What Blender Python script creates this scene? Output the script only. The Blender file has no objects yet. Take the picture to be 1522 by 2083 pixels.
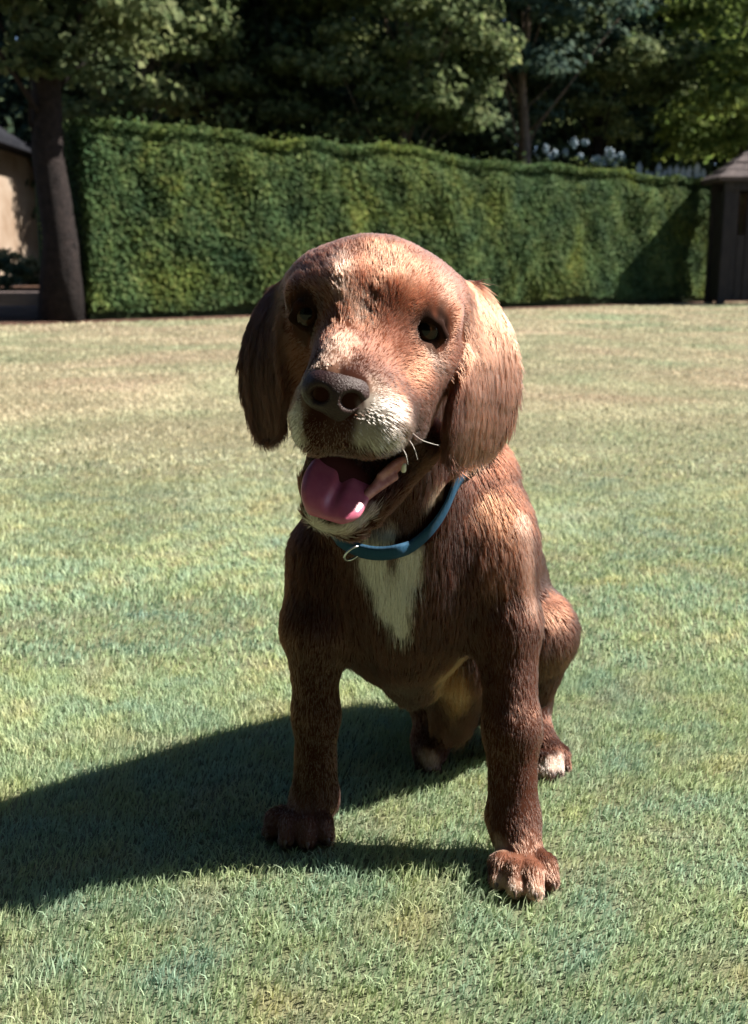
import bpy, math, random
import numpy as np
from mathutils import Vector, Matrix

# ------------------------------------------------------------------ camera, sky, sun, exposure
SC = bpy.context.scene
COL = SC.collection
R = math.radians
CAM_H, PITCH, FPX, IW, IH = 0.577, R(12.6), 2200.0, 1522.0, 2083.0
cam_data = bpy.data.cameras.new('camera')
cam = bpy.data.objects.new('camera', cam_data)
COL.objects.link(cam)
cam.location = (0, 0, CAM_H)
cam.rotation_euler = (R(90) - PITCH, 0, 0)
cam_data.sensor_fit = 'VERTICAL'
cam_data.sensor_height = 36.0
cam_data.lens = 36.0 * FPX / IH
cam_data.clip_start = 0.02
cam_data.clip_end = 600
cam_data.dof.use_dof = True
cam_data.dof.focus_distance = 0.93
cam_data.dof.aperture_fstop = 10.0
SC.camera = cam

SUN_EL, SUN_AZ = R(44), R(11)          # azimuth measured from +x towards +y
world = bpy.data.worlds.new('World')
SC.world = world
world.use_nodes = True
wn = world.node_tree
sky = wn.nodes.new('ShaderNodeTexSky')
sky.sky_type = 'NISHITA'
sky.sun_disc = False
sky.air_density = 0.6
sky.dust_density = 0.4
sky.sun_elevation = SUN_EL
sky.sun_rotation = R(90) - SUN_AZ
wn.links.new(sky.outputs[0], wn.nodes['Background'].inputs[0])
wn.nodes['Background'].inputs[1].default_value = 0.05
sun_data = bpy.data.lights.new('sun', 'SUN')
sun_data.energy = 5.0
sun_data.angle = R(0.55)
sun_data.color = (1.0, 0.93, 0.82)
sun = bpy.data.objects.new('sun', sun_data)
COL.objects.link(sun)
SUN_DIR = Vector((math.cos(SUN_EL) * math.cos(SUN_AZ), math.cos(SUN_EL) * math.sin(SUN_AZ), math.sin(SUN_EL)))
sun.rotation_euler = SUN_DIR.to_track_quat('Z', 'Y').to_euler()
sun.location = (6, 2, 8)
SC.view_settings.view_transform = 'Standard'
SC.view_settings.look = 'None'
SC.view_settings.gamma = 1.0
SC.view_settings.exposure = 1.75
SC.render.engine = 'CYCLES'
SC.cycles.use_denoising = True
SC.cycles.max_bounces = 6
SC.cycles.diffuse_bounces = 3
SC.cycles.transparent_max_bounces = 8

# ------------------------------------------------------------------ helpers
RNG = np.random.default_rng(7)
random.seed(7)

def unproj(px, py, Y):
    """a point of the place seen at photograph pixel (px, py), Y metres in front of the camera"""
    dx, dy = (px - IW / 2) / FPX, (IH / 2 - py) / FPX
    c, s = math.cos(PITCH), math.sin(PITCH)
    t = Y / (c + s * dy)
    return np.array((dx * t, Y, CAM_H + t * (-s + c * dy))), t

def W(px, py, Y):
    return unproj(px, py, Y)[0]

def G(px, py, z=0.0):
    """the point of height z seen at pixel (px, py)"""
    dx, dy = (px - IW / 2) / FPX, (IH / 2 - py) / FPX
    c, s = math.cos(PITCH), math.sin(PITCH)
    t = (z - CAM_H) / (-s + c * dy)
    return np.array((dx * t, t * (c + s * dy), z))

def mesh_obj(name, verts, faces, mat, parent=None, smooth=True):
    """one mesh object; faces is an (n,3|4) array or a list"""
    me = bpy.data.meshes.new(name)
    verts = np.asarray(verts, np.float32).reshape(-1, 3)
    if isinstance(faces, np.ndarray):
        n, k = faces.shape
        me.vertices.add(len(verts)); me.vertices.foreach_set('co', verts.ravel())
        me.loops.add(n * k); me.loops.foreach_set('vertex_index', faces.astype(np.int32).ravel())
        me.polygons.add(n)
        me.polygons.foreach_set('loop_start', np.arange(0, n * k, k, dtype=np.int32))
        me.polygons.foreach_set('loop_total', np.full(n, k, np.int32))
        me.update(calc_edges=True)
    else:
        me.from_pydata([tuple(map(float, v)) for v in verts], [], [tuple(f) for f in faces])
        me.update()
    me.validate()
    if smooth:
        me.polygons.foreach_set('use_smooth', np.ones(len(me.polygons), bool))
    if mat: me.materials.append(mat)
    o = bpy.data.objects.new(name, me)
    COL.objects.link(o)
    if parent: o.parent = parent
    return o

def empty(name, loc=(0, 0, 0)):
    o = bpy.data.objects.new(name, None)
    o.empty_display_size = 0.1
    COL.objects.link(o)
    o.location = tuple(map(float, loc))
    return o

def adopt(child, parent):
    """parent a world-space object, keeping it in place"""
    child.parent = parent
    child.matrix_parent_inverse = Matrix.Translation(-Vector(parent.location))
    return child

def tag(o, label=None, cat=None, group=None, kind=None):
    if label: o['label'] = label
    if cat: o['category'] = cat
    if group: o['group'] = group
    if kind: o['kind'] = kind
    return o

class NT:
    """small node-tree writer"""
    def __init__(s, name, rough=0.8, spec=0.3):
        s.m = bpy.data.materials.new(name); s.m.use_nodes = True
        s.t = s.m.node_tree
        s.b = s.t.nodes['Principled BSDF']
        s.b.inputs['Roughness'].default_value = rough
        s.b.inputs['Specular IOR Level'].default_value = spec
    def n(s, typ, **kw):
        nd = s.t.nodes.new('ShaderNode' + typ)
        for k, v in kw.items(): setattr(nd, k, v)
        return nd
    def l(s, a, b): s.t.links.new(a, b)
    def noise(s, scale, detail=3, rough=0.55, vec=None, dist=0.0):
        nd = s.n('TexNoise')
        nd.inputs['Scale'].default_value = scale; nd.inputs['Detail'].default_value = detail
        nd.inputs['Roughness'].default_value = rough; nd.inputs['Distortion'].default_value = dist
        if vec is not None: s.l(vec, nd.inputs['Vector'])
        return nd.outputs[0]
    def ramp(s, fac, stops):
        nd = s.n('ValToRGB')
        e = nd.color_ramp.elements
        while len(e) < len(stops): e.new(0.5)
        for i, (p, c) in enumerate(stops):
            e[i].position = p; e[i].color = (*c, 1) if len(c) == 3 else c
        s.l(fac, nd.inputs[0])
        return nd.outputs[0]
    def mix(s, fac, a, b, mode='MIX'):
        nd = s.n('Mix'); nd.data_type = 'RGBA'; nd.blend_type = mode
        for i, v in ((0, fac), (6, a), (7, b)):
            if isinstance(v, (int, float)): nd.inputs[i].default_value = v
            elif isinstance(v, tuple): nd.inputs[i].default_value = (*v, 1)
            else: s.l(v, nd.inputs[i])
        return nd.outputs[2]
    def pos(s):
        return s.n('NewGeometry').outputs['Position']
    def color(s, c):
        if isinstance(c, tuple): s.b.inputs['Base Color'].default_value = (*c, 1)
        else: s.l(c, s.b.inputs['Base Color'])
        return s
    def bump(s, h, strength=0.4, dist=0.01):
        nd = s.n('Bump'); nd.inputs['Strength'].default_value = strength; nd.inputs['Distance'].default_value = dist
        s.l(h, nd.inputs['Height']); s.l(nd.outputs[0], s.b.inputs['Normal'])
        return s
# ------------------------------------------------------------------ ground
def lawn_color(nt, vec):
    """worn summer lawn: sage green with straw, blue-green and yellow patches; drier away from the house"""
    a = nt.ramp(nt.noise(2.6, 4, .6, vec), [(.30, (.185, .255, .180)), (.46, (.225, .280, .170)), (.58, (.265, .300, .150)), (.72, (.320, .285, .190))])
    b = nt.ramp(nt.noise(9.0, 3, .6, vec), [(.33, (.180, .255, .195)), (.5, (.230, .280, .170)), (.68, (.310, .275, .180))])
    e_ = nt.ramp(nt.noise(16.0, 2, .5, vec), [(.36, (.93, .97, 1.05)), (.5, (1., 1., 1.)), (.66, (1.10, 1.03, .93))])
    c = nt.mix(1.0, nt.mix(.5, a, b), e_, 'MULTIPLY')
    dry = nt.ramp(nt.noise(.55, 4, .6, vec, .6), [(.30, (.225, .265, .165)), (.43, (.315, .298, .195)), (.56, (.370, .312, .215)), (.70, (.375, .290, .215))])
    sep = nt.n('SeparateXYZ'); nt.l(vec, sep.inputs[0])
    mr = nt.n('MapRange'); mr.inputs['From Min'].default_value = 1.9; mr.inputs['From Max'].default_value = 4.6
    nt.l(sep.outputs[1], mr.inputs[0])
    return nt.mix(mr.outputs[0], c, dry)
gm = NT('lawn soil', .95, .1); gp = gm.pos()
gm.color(gm.mix(.7, lawn_color(gm, gp), (.060, .060, .034))); gm.bump(gm.noise(90, 4, .6, gp), .5, .02)
n = 60
gx = np.sign(np.linspace(-1, 1, n)) * np.abs(np.linspace(-1, 1, n)) ** 2.5 * 260
gy = np.concatenate([np.linspace(-30, 0, 8)[:-1], 300 * np.linspace(0, 1, n) ** 2.5])
GX, GY = np.meshgrid(gx, gy, indexing='ij')
gz = np.zeros_like(GX)
gv = np.stack([GX, GY, gz], -1).reshape(-1, 3)
ny = len(gy)
ii, jj = np.meshgrid(np.arange(n - 1), np.arange(ny - 1), indexing='ij')
gf = np.stack([ii * ny + jj, (ii + 1) * ny + jj, (ii + 1) * ny + jj + 1, ii * ny + jj + 1], -1).reshape(-1, 4)
ground = tag(mesh_obj('ground', gv, gf, gm.m), kind='structure')

# ------------------------------------------------------------------ foliage helpers
def leaf_mat(name, cols, trans=.25, sc=1.2, patch=False):
    nt = NT(name, .8, .10)
    rp = nt.n('NewGeometry').outputs['Random Per Island']
    c1 = nt.ramp(rp, [(i / (len(cols) - 1), c) for i, c in enumerate(cols)])
    c2 = nt.ramp(nt.noise(sc, 3, .6, nt.pos()), [(.35, (.55, .62, .6)), (.65, (1.25, 1.2, 1.0))])
    c = nt.mix(1.0, c1, c2, 'MULTIPLY')
    if patch:
        c = nt.mix(1.0, c, nt.ramp(nt.noise(.8, 3, .6, nt.pos(), .8), [(.36, (.72, .86, 1.0)), (.5, (1., 1., 1.)), (.62, (1.35, 1.18, .85)), (.72, (1.5, 1.1, .85))]), 'MULTIPLY')
    nt.color(c)
    tr = nt.n('BsdfTranslucent'); nt.l(c, tr.inputs[0])
    mx = nt.n('MixShader'); mx.inputs[0].default_value = trans
    nt.l(nt.b.outputs[0], mx.inputs[1]); nt.l(tr.outputs[0], mx.inputs[2])
    nt.l(mx.outputs[0], nt.t.nodes['Material Output'].inputs[0])
    return nt.m
def leaves(P, N, size, aspect=1.7, spread=.8, rng=RNG):
    """one bent leaf (two triangles pairs) for each point; N = preferred facing"""
    n = len(P)
    nn = N + rng.normal(0, spread, (n, 3)); nn /= np.linalg.norm(nn, axis=1)[:, None] + 1e-9
    r = rng.normal(size=(n, 3)); u = np.cross(nn, r); u /= np.linalg.norm(u, axis=1)[:, None] + 1e-9
    w = np.cross(nn, u)
    s = (size * rng.uniform(.6, 1.35, n))[:, None]
    L, Wd = u * s * aspect * .5, w * s * .5
    v = np.stack([P - L, P + Wd * .95 + nn * s * .12, P + L, P - Wd * .95 + nn * s * .12], 1)
    f = np.arange(n * 4).reshape(n, 4)
    return v.reshape(-1, 3), np.concatenate([f[:, [0, 1, 2]], f[:, [0, 2, 3]]])
def vnoise(P, sc, seed=0):
    """smooth lumpy field, about -1..1"""
    g = np.random.default_rng(seed); r = 0
    for j in range(9):
        d = g.normal(size=3); d /= np.linalg.norm(d)
        r = r + np.sin(P @ d * sc * (.6 + .25 * j) + g.uniform(0, 6.3))
    return r / 9 * 2.0
def tube(pts, radii, nseg=8):
    pts = np.array(pts, float); vs, fs = [], []
    for i, p in enumerate(pts):
        d = pts[min(i + 1, len(pts) - 1)] - pts[max(i - 1, 0)]; d /= np.linalg.norm(d) + 1e-9
        a = np.cross(d, (.31, .95, .1)); a /= np.linalg.norm(a); b = np.cross(d, a)
        for j in range(nseg):
            t = 2 * math.pi * j / nseg; vs.append(p + radii[i] * (math.cos(t) * a + math.sin(t) * b))
    for i in range(len(pts) - 1):
        for j in range(nseg):
            q = (j + 1) % nseg; fs.append((i * nseg + j, i * nseg + q, (i + 1) * nseg + q, (i + 1) * nseg + j))
    fs.append(tuple(range(nseg))[::-1]); fs.append(tuple(range((len(pts) - 1) * nseg, len(pts) * nseg)))
    return vs, fs
class MB:
    def __init__(s): s.v, s.f = [], []
    def add(s, v, f):
        o = len(s.v); s.v += [tuple(map(float, q)) for q in v]; s.f += [tuple(i + o for i in q) for q in f]; return s
    def box(s, lo, hi):
        (a, b, c), (d, e, g) = lo, hi
        return s.add([(a, b, c), (d, b, c), (d, e, c), (a, e, c), (a, b, g), (d, b, g), (d, e, g), (a, e, g)],
                     [(0, 3, 2, 1), (4, 5, 6, 7), (0, 1, 5, 4), (1, 2, 6, 5), (2, 3, 7, 6), (3, 0, 4, 7)])
    def build(s, name, mat, parent=None, smooth=False, bevel=0):
        o = mesh_obj(name, s.v, s.f, mat, None, smooth)
        if bevel:
            b = o.modifiers.new('bevel', 'BEVEL'); b.width = bevel; b.segments = 2
        if parent: adopt(o, parent)
        return o

# ------------------------------------------------------------------ hedge
HA, HB = np.array((-3.22, 12.55)), np.array((6.9, 20.75))        # foot of the front face
hd = (HB - HA); HL = np.linalg.norm(hd); hd = hd / HL
hn = np.array((hd[1], -hd[0]))                                    # towards the camera
HT = 1.3
def hedge_h(s): return 2.20 - .004 * s + .03 * np.sin(s * 1.7) + .02 * np.sin(s * 4.1 + 1)
hedge = empty('hedge', (HA[0], HA[1], 0))
tag(hedge, 'long clipped green hedge running behind the lawn', 'hedge')
def hp(s, t, z):
    """s along, t back from the front face, z up"""
    q = HA + hd * np.asarray(s)[..., None] - hn * np.asarray(t)[..., None]
    return np.concatenate([q, np.asarray(z)[..., None]], -1)
ring_ = [(0, -.01), (0, .5), (0, 1.0), (0, 1.5), (0, 1.95), (.10, 1.0), (.5, 1.0), (.9, 1.0), (1.2, .95), (1.3, .7), (1.3, -.01)]
ns = 70; vs = []
for i in range(ns + 1):
    s_ = HL * i / ns; h = hedge_h(np.array(s_))
    for j, (t, z) in enumerate(ring_):
        zz = z if j < 5 else (h - .08 if j < 8 else h * z if j < 10 else z)
        if j == 4: zz = h - .40
        if j == 5: t, zz = .30, h - .14
        vs.append((s_, t + .10, zz))
vs = np.array(vs); P0 = hp(vs[:, 0], vs[:, 1], vs[:, 2])
P0 = P0 + np.stack([hn[0] * vnoise(P0, 2.2, 3) * .06, hn[1] * vnoise(P0, 2.2, 3) * .06, .03 * vnoise(P0, 3, 4)], -1)
m = len(ring_); fs = []
for i in range(ns):
    for j in range(m):
        a, b = i * m + j, i * m + (j + 1) % m; fs.append((a, a + m, b + m, b))
fs.append(tuple(range(m))); fs.append(tuple(range(ns * m, ns * m + m))[::-1])
core = NT('hedge twigs', .9, .1); core.color(core.ramp(core.noise(9, 4, .6, core.pos()), [(.35, (.018, .026, .013)), (.7, (.040, .055, .024))]))
MB().add(P0, fs).build('twig_core', core.m, hedge)
nl = 150000
face = RNG.random(nl) < .70
s_ = RNG.random(nl) * HL; hh = hedge_h(s_)
z_ = np.where(face, .10 + RNG.random(nl) ** .92 * (hh - .12), hh)
t_ = np.where(face, 0, RNG.random(nl) * HT)
q = hp(s_, t_, z_)
bul = vnoise(q, 2.2, 3) * .05 + vnoise(q, 6, 8) * .035
dep = RNG.random(nl) ** 1.6 * .14
us = np.clip((z_ - (hh - .42)) / .42, 0, 1) * face; rnd = .40 * (1 - np.sqrt(1 - (us * .985) ** 2))          # rounded shoulder
t2 = t_ + np.where(face, dep - bul - .02 + rnd, 0); z2 = z_ + np.where(face, 0, bul * .7 - dep * .7 + np.where(RNG.random(nl) < .035, RNG.exponential(.06, nl), 0))
q = hp(s_, t2, z2)
Nf = np.where(face[:, None], np.stack([hn[0] * (1 - .7 * us), hn[1] * (1 - .7 * us), .40 + 1.1 * us], 1), np.array((hn[0] * .2, hn[1] * .2, 1.)))
keep_ = (z2 > .12 + .08 * vnoise(q, 3.5, 12)) | ~face
ne = 7000; ze = .1 + RNG.random(ne) * 2.02; te = RNG.random(ne) * HT                  # the clipped left end
qe = hp(np.zeros(ne) - .04 + RNG.random(ne) * .12, te, ze); ke = np.ones(ne, bool)
q = np.concatenate([q, qe]); Nf = np.concatenate([Nf, np.tile((-hd[0], -hd[1], .5), (ne, 1))]); keep_ = np.concatenate([keep_, ke])
v_, f_ = leaves(q[keep_], Nf[keep_], np.full(keep_.sum(), .037), 1.5, .48)
hl = adopt(mesh_obj('foliage', v_, f_, leaf_mat('hedge leaf', [(.058, .102, .042), (.078, .126, .050), (.096, .145, .058), (.138, .172, .076)], .35, 2.2, True), None, False), hedge)
hl['kind'] = 'stuff'
# earth bed along the hedge foot
em_ = NT('earth', .95, .1); ep_ = em_.pos()
em_.color(em_.ramp(em_.noise(7, 5, .6, ep_), [(.35, (.045, .026, .020)), (.65, (.120, .070, .050))])); em_.bump(em_.noise(40, 4, .6, ep_), .8, .03)
vs, fs = [], []
for i in range(81):
    s_ = -1.9 + (HL + 1.9) * i / 80
    e = .10 + .05 * math.sin(s_ * 2.1) + .03 * math.sin(s_ * 5.3)
    for t in (-e - .10, -e, .6, 1.9): vs.append(tuple(hp(np.array(s_), np.array(t), np.array(.004 if t < -e else .018))))
for i in range(80):
    for j in range(3): fs.append((i * 4 + j, (i + 1) * 4 + j, (i + 1) * 4 + j + 1, i * 4 + j + 1))
tag(MB().add(vs, fs).build('earth_bed', em_.m), kind='structure')

# ------------------------------------------------------------------ trees
bark = NT('bark', .9, .15); bp = bark.pos()
bark.color(bark.ramp(bark.noise(14, 5, .65, bp), [(.3, (.012, .010, .011)), (.7, (.040, .030, .029))])); bark.bump(bark.noise(22, 6, .7, bp), 1.0, .08)
bark2 = NT('pale bark', .9, .15); bp = bark2.pos()
bark2.color(bark2.ramp(bark2.noise(10, 5, .65, bp), [(.3, (.07, .055, .045)), (.7, (.20, .15, .12))])); bark2.bump(bark2.noise(30, 5, .6, bp), .7, .02)
LM = {
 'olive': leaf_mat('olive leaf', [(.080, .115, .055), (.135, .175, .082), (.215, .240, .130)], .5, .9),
 'olive2': leaf_mat('dark olive leaf', [(.060, .088, .046), (.105, .135, .066), (.170, .190, .105)], .45, .9),  # olive in a darker tone
 'deep': leaf_mat('deep leaf', [(.036, .066, .054), (.066, .104, .072), (.115, .150, .085)], .4, .9),
 'lime': leaf_mat('lime leaf', [(.090, .140, .045), (.150, .205, .058), (.230, .280, .090)], .5, .9),
 'blue': leaf_mat('blue leaf', [(.036, .070, .066), (.070, .115, .098), (.120, .165, .125)], .4, .9),
}
def tree(name, label, base, height, crown, mat, trunk_r, clumps, per, leaf, seed, lean=(0, 0), bk=None, hang=0, zlow=None, cl=(.55, .30), group=None):
    """crown = (centre z, rx, ry, rz); clumps of leaves on limbs spread through the crown's volume"""
    g = np.random.default_rng(seed)
    t = empty(name, (base[0], base[1], 0)); tag(t, label, 'tree', group)
    cz, rx, ry, rz = crown
    b0 = np.array((base[0], base[1], 0.0)); top = b0 + np.array((lean[0], lean[1], height * .86))
    tr = MB(); pts = []; rs = []
    for i in range(9):
        u = i / 8
        pts.append(b0 + (top - b0) * u + np.array((g.normal(0, .05), g.normal(0, .05), 0)) * min(i, 1) - (np.array((0, 0, .1)) if i == 0 else 0))
        rs.append(trunk_r * (1.35 if i == 0 else 1.0) * (1 - .82 * u) + .01)
    tr.add(*tube(pts, rs, 10))
    C = b0 + np.array((lean[0] * .6, lean[1] * .6, cz))
    cc = []
    while len(cc) < clumps:
        d = g.normal(size=3); d /= np.linalg.norm(d)
        r = g.uniform(.35, 1.0) ** .6
        p = C + d * r * np.array((rx, ry, rz))
        if zlow is not None and p[2] < zlow: continue
        cc.append(p)
    cc = np.array(cc)
    for k in g.choice(len(cc), min(len(cc), 13), replace=False):
        e = cc[k]; u = np.clip((e[2] - b0[2]) / height * .75, .12, .9)
        s0 = b0 + (top - b0) * u * .9; mid = s0 * .5 + e * .5 + np.array((g.normal(0, .10), g.normal(0, .10), g.normal(.06, .08))) * np.linalg.norm(e - s0)
        tr.add(*tube([s0, mid, e], [trunk_r * .24 * (1 - u * .6), trunk_r * .13 * (1 - u * .5), .008], 6))
    tr.build('trunk', bk or bark.m, t, True)
    P, N = [], []
    for p in cc:
        n_ = int(per * g.uniform(.5, 1.5)); sc = g.uniform(.7, 1.35) * cl[0]
        d = g.normal(size=(n_, 3)); d /= np.linalg.norm(d, axis=1)[:, None]
        d[:, 2] = np.where(d[:, 2] < 0, d[:, 2] * .45, d[:, 2])
        o = d * (g.random(n_) ** .45)[:, None] * np.array((sc, sc, sc * cl[1] / .55))
        if hang: o[:, 2] -= hang * (o[:, 0] ** 2 + o[:, 1] ** 2) / sc
        P.append(p + o); N.append(d * .75 + np.array((.25, -.35, .65)))
    v, f = leaves(np.concatenate(P), np.concatenate(N), np.full(sum(map(len, P)), leaf), 1.5, .55, g)
    adopt(mesh_obj('crown', v, f, mat, None, False), t)
    return t
def at(px, Y): return (float((px - IW / 2) / FPX * Y / math.cos(PITCH) * .99), Y)
# the big tree whose trunk stands at the hedge's left end
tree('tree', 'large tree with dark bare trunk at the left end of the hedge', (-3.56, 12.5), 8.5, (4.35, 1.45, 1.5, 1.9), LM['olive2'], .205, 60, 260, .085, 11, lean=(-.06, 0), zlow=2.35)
GB = 'trees behind the hedge'
tree('tree', 'slender tree with pale trunk behind the left part of the hedge', at(318, 17.5), 7.0, (4.3, 1.5, 1.3, 1.9), LM['olive'], .06, 44, 260, .085, 12, bk=bark2.m, zlow=2.8, group=GB)
tree('tree', 'broad leafy tree with olive foliage, left of centre behind the hedge', at(470, 18.8), 8.5, (4.6, 2.2, 1.6, 2.4), LM['olive'], .16, 84, 260, .095, 13, zlow=2.3, group=GB)
tree('tree', 'dark leafy tree behind the hedge, above the dog\'s head', at(650, 20.0), 9, (4.6, 1.9, 1.6, 2.7), LM['deep'], .17, 80, 260, .095, 14, zlow=2.4, group=GB)
tree('tree', 'olive green tree with thin visible trunk right of centre behind the hedge', at(822, 18.4), 7.5, (4.5, 1.7, 1.4, 2.1), LM['olive'], .075, 70, 270, .085, 15, bk=bark2.m, zlow=2.7, group=GB)
tree('tree', 'tall dark tree with grey trunk rising over the hedge', at(1046, 20.6), 9, (5.5, 1.9, 1.6, 2.5), LM['blue'], .12, 74, 250, .095, 16, bk=bark2.m, zlow=3.3, group=GB)
tree('tree', 'green tree with hanging sprays above the pale flowers', at(1190, 22.2), 8.5, (5.0, 1.9, 1.6, 2.3), LM['olive'], .12, 70, 250, .090, 17, zlow=3.1, hang=.25, group=GB)
tree('tree', 'bright green tree with drooping branches at the right edge', at(1490, 22.0), 9, (4.8, 2.1, 1.8, 2.9), LM['lime'], .16, 44, 420, .085, 18, zlow=2.9, hang=.35, cl=(.80, .20), group=GB)
# second and third rows: dense dark wood
GW = 'dense dark trees of the wood behind'
WOOD = ['dense dark tree behind the big bare trunk, left in the wood', 'dense dark tree of the wood behind the slender pale-trunked tree', 'dense dark tree of the wood behind the broad olive tree',
        'dense dark tree of the wood straight above the dog\'s left-hand ear', 'dense dark tree of the wood behind the thin-trunked olive tree', 'dense dark tree of the wood behind the tall grey trunk',
        'dense dark tree of the wood behind the pale flowers', 'dense dark tree of the wood behind the picket fence', 'dense dark tree of the wood behind the timber hut roof',
        'leftmost dense dark tree of the wood, behind the outbuilding roof', 'rightmost dense dark tree of the wood, behind the bright drooping tree']
for i, (px, Y) in enumerate([(60, 25.0), (250, 26.5), (430, 27.5), (640, 26.5), (830, 27.5), (1010, 27.0), (1200, 28.0), (1390, 27.0), (1560, 27.5), (-120, 26.5), (1720, 27)]):
    if i == 0:
        src = tree('tree', WOOD[0], at(px, Y), 10, (5.2, 2.6, 2.2, 3.6), LM['deep'], .2, 90, 230, .12, 30, zlow=1.4, cl=(.8, .5), group=GW)
    else:
        c = src.copy(); COL.objects.link(c); c.location = (*at(px, Y), 0); c.rotation_euler = (0, 0, 1.3 * i); c['label'] = WOOD[i]; c.scale = (1, 1, .9 + .05 * (i % 5))
        for ch in src.children:
            d = ch.copy(); COL.objects.link(d); d.parent = c; d.matrix_parent_inverse = ch.matrix_parent_inverse
g = np.random.default_rng(5); nw = 58000
px_ = g.uniform(-42, 42, nw); pz_ = g.random(nw) ** .8 * 11; py_ = 33 + g.random(nw) * 2.5 + 1.2 * np.sin(px_ * .7) + .6 * vnoise(np.stack([px_, px_ * 0, pz_], 1), 1.2, 2)
WP = np.stack([px_, py_, pz_], 1); WN = np.tile((.2, -.6, .7), (nw, 1))
nb_ = 26000; th_ = g.uniform(R(150), R(335), nb_); rb_ = 9.0 + g.random(nb_) * 1.5 + .8 * np.sin(th_ * 9)      # unseen leaf ring added behind the camera to cut sky fill
WB = np.stack([np.cos(th_) * rb_, np.sin(th_) * rb_ + 1.5, g.random(nb_) ** .9 * 11.5], 1)
WP = np.concatenate([WP, WB]); WN = np.concatenate([WN, np.stack([-np.cos(th_), -np.sin(th_), np.full(nb_, .6)], 1)])
v, f = leaves(WP, WN, np.full(len(WP), .38), 1.3, .6, g)
tag(mesh_obj('distant_wood', v, f, LM['deep'], None, False), 'dark mass of woodland closing the view behind the trees, plus an unseen ring added against sky fill', 'woodland', kind='stuff')

# ------------------------------------------------------------------ pale flowers and pickets beyond the hedge
sh = tree('flowering_shrub', 'shrub with pale blue flower heads just above the hedge top', at(1180, 19.9), 2.3, (1.9, 1.0, .5, .62), LM['blue'], .03, 30, 120, .06, 40, cl=(.26, .2))
sh['category'] = 'shrub'
fm = NT('pale petals', .6, .2); fm.color(fm.ramp(fm.n('NewGeometry').outputs['Random Per Island'], [(0, (.10, .17, .22)), (1, (.40, .48, .56))]))
for i, (px, py, r) in enumerate([(1110, 302, 9), (1130, 312, 11), (1150, 310, 7), (1168, 292, 12), (1190, 290, 9), (1180, 318, 8), (1215, 325, 13), (1226, 330, 9), (1240, 312, 12), (1262, 318, 9), (1252, 335, 8), (1120, 318, 8)]):
    c, t = unproj(px, py, 19.45); n_ = 130
    d = RNG.normal(size=(n_, 3)); d /= np.linalg.norm(d, axis=1)[:, None]
    v, f = leaves(c + d * (RNG.uniform(.2, 1.0, n_) * .9 * r * t / FPX)[:, None] * np.array((RNG.uniform(.7, 1.3), .8, RNG.uniform(.7, 1.4))), d, np.full(n_, .036), 1.1, .5)
    adopt(mesh_obj('flower_head', v, f, fm.m, None, False), sh)
pm = NT('pale paint', .6, .3); pm.color(pm.ramp(pm.noise(6, 4, .6, pm.pos()), [(.3, (.28, .36, .44)), (.7, (.52, .58, .64))]))
pf = empty('picket_fence', (*at(1360, 22.0), 0)); tag(pf, 'pale blue picket fence showing just over the hedge near the timber hut', 'fence')
base = W(1290, 355, 22.0); 
for i, (px, top) in enumerate([(1288, 345), (1301, 328), (1317, 344), (1326, 348), (1341, 330), (1353, 344), (1363, 336), (1377, 334), (1390, 338), (1403, 336), (1419, 330), (1431, 342)]):
    c = W(px, top, 22.0); x0, x1 = c[0] - .055, c[0] + .055; z = c[2]
    MB().add([(x0, 21.98, 0), (x1, 21.98, 0), (x1, 21.98, z - .1), (c[0], 21.98, z), (x0, 21.98, z - .1), (x0, 22.0, 0), (x1, 22.0, 0), (x1, 22.0, z - .1), (c[0], 22.0, z), (x0, 22.0, z - .1)],
             [(0, 1, 2, 3, 4), (9, 8, 7, 6, 5), (0, 5, 6, 1), (1, 6, 7, 2), (2, 7, 8, 3), (3, 8, 9, 4), (4, 9, 5, 0)]).build('picket', pm.m, pf)
xa, xb = W(1280, 340, 22)[0], W(1440, 340, 22)[0]
for z in (.6, 1.9): MB().box((xa, 22.003, z), (xb, 22.04, z + .09)).build('rail', pm.m, pf)
for x in (xa + .1, xb - .1): MB().box((x, 22.043, 0), (x + .09, 22.13, 2.05)).build('post', pm.m, pf)

# ------------------------------------------------------------------ timber hut at the right edge
tm_ = NT('dark stained timber', .8, .25); p_ = tm_.pos()
mp = tm_.n('Mapping'); mp.inputs['Scale'].default_value = (12, 12, 1.2); tm_.l(p_, mp.inputs[0])
tm_.color(tm_.ramp(tm_.noise(4, 5, .6, mp.outputs[0]), [(.3, (.014, .014, .017)), (.7, (.050, .042, .040))])); tm_.bump(tm_.noise(8, 4, .6, mp.outputs[0]), .5, .01)
rm_ = NT('weathered shingle', .85, .2); p_ = rm_.pos()
rm_.color(rm_.ramp(rm_.noise(9, 5, .6, p_), [(.3, (.050, .040, .043)), (.7, (.120, .095, .092))])); rm_.bump(rm_.noise(25, 4, .6, p_), .5, .01)
wd_ = NT('warm inner boards', .8, .2); p_ = wd_.pos()
wd_.color(wd_.ramp(wd_.noise(5, 4, .6, p_), [(.3, (.12, .075, .050)), (.7, (.24, .16, .11))]))
hx0, hx1, hy0, hy1, hh_ = 5.90, 7.7, 18.92, 19.72, 2.02
hut = empty('timber_hut', (hx0, hy0, 0)); tag(hut, 'dark timber garden hut with shingled roof at the right edge', 'hut')
for x in (hx0, hx1 - .13):
    for y in (hy0, hy1 - .13): MB().box((x, y, 0), (x + .13, y + .13, hh_)).build('post', tm_.m, hut, bevel=.01)
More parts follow.
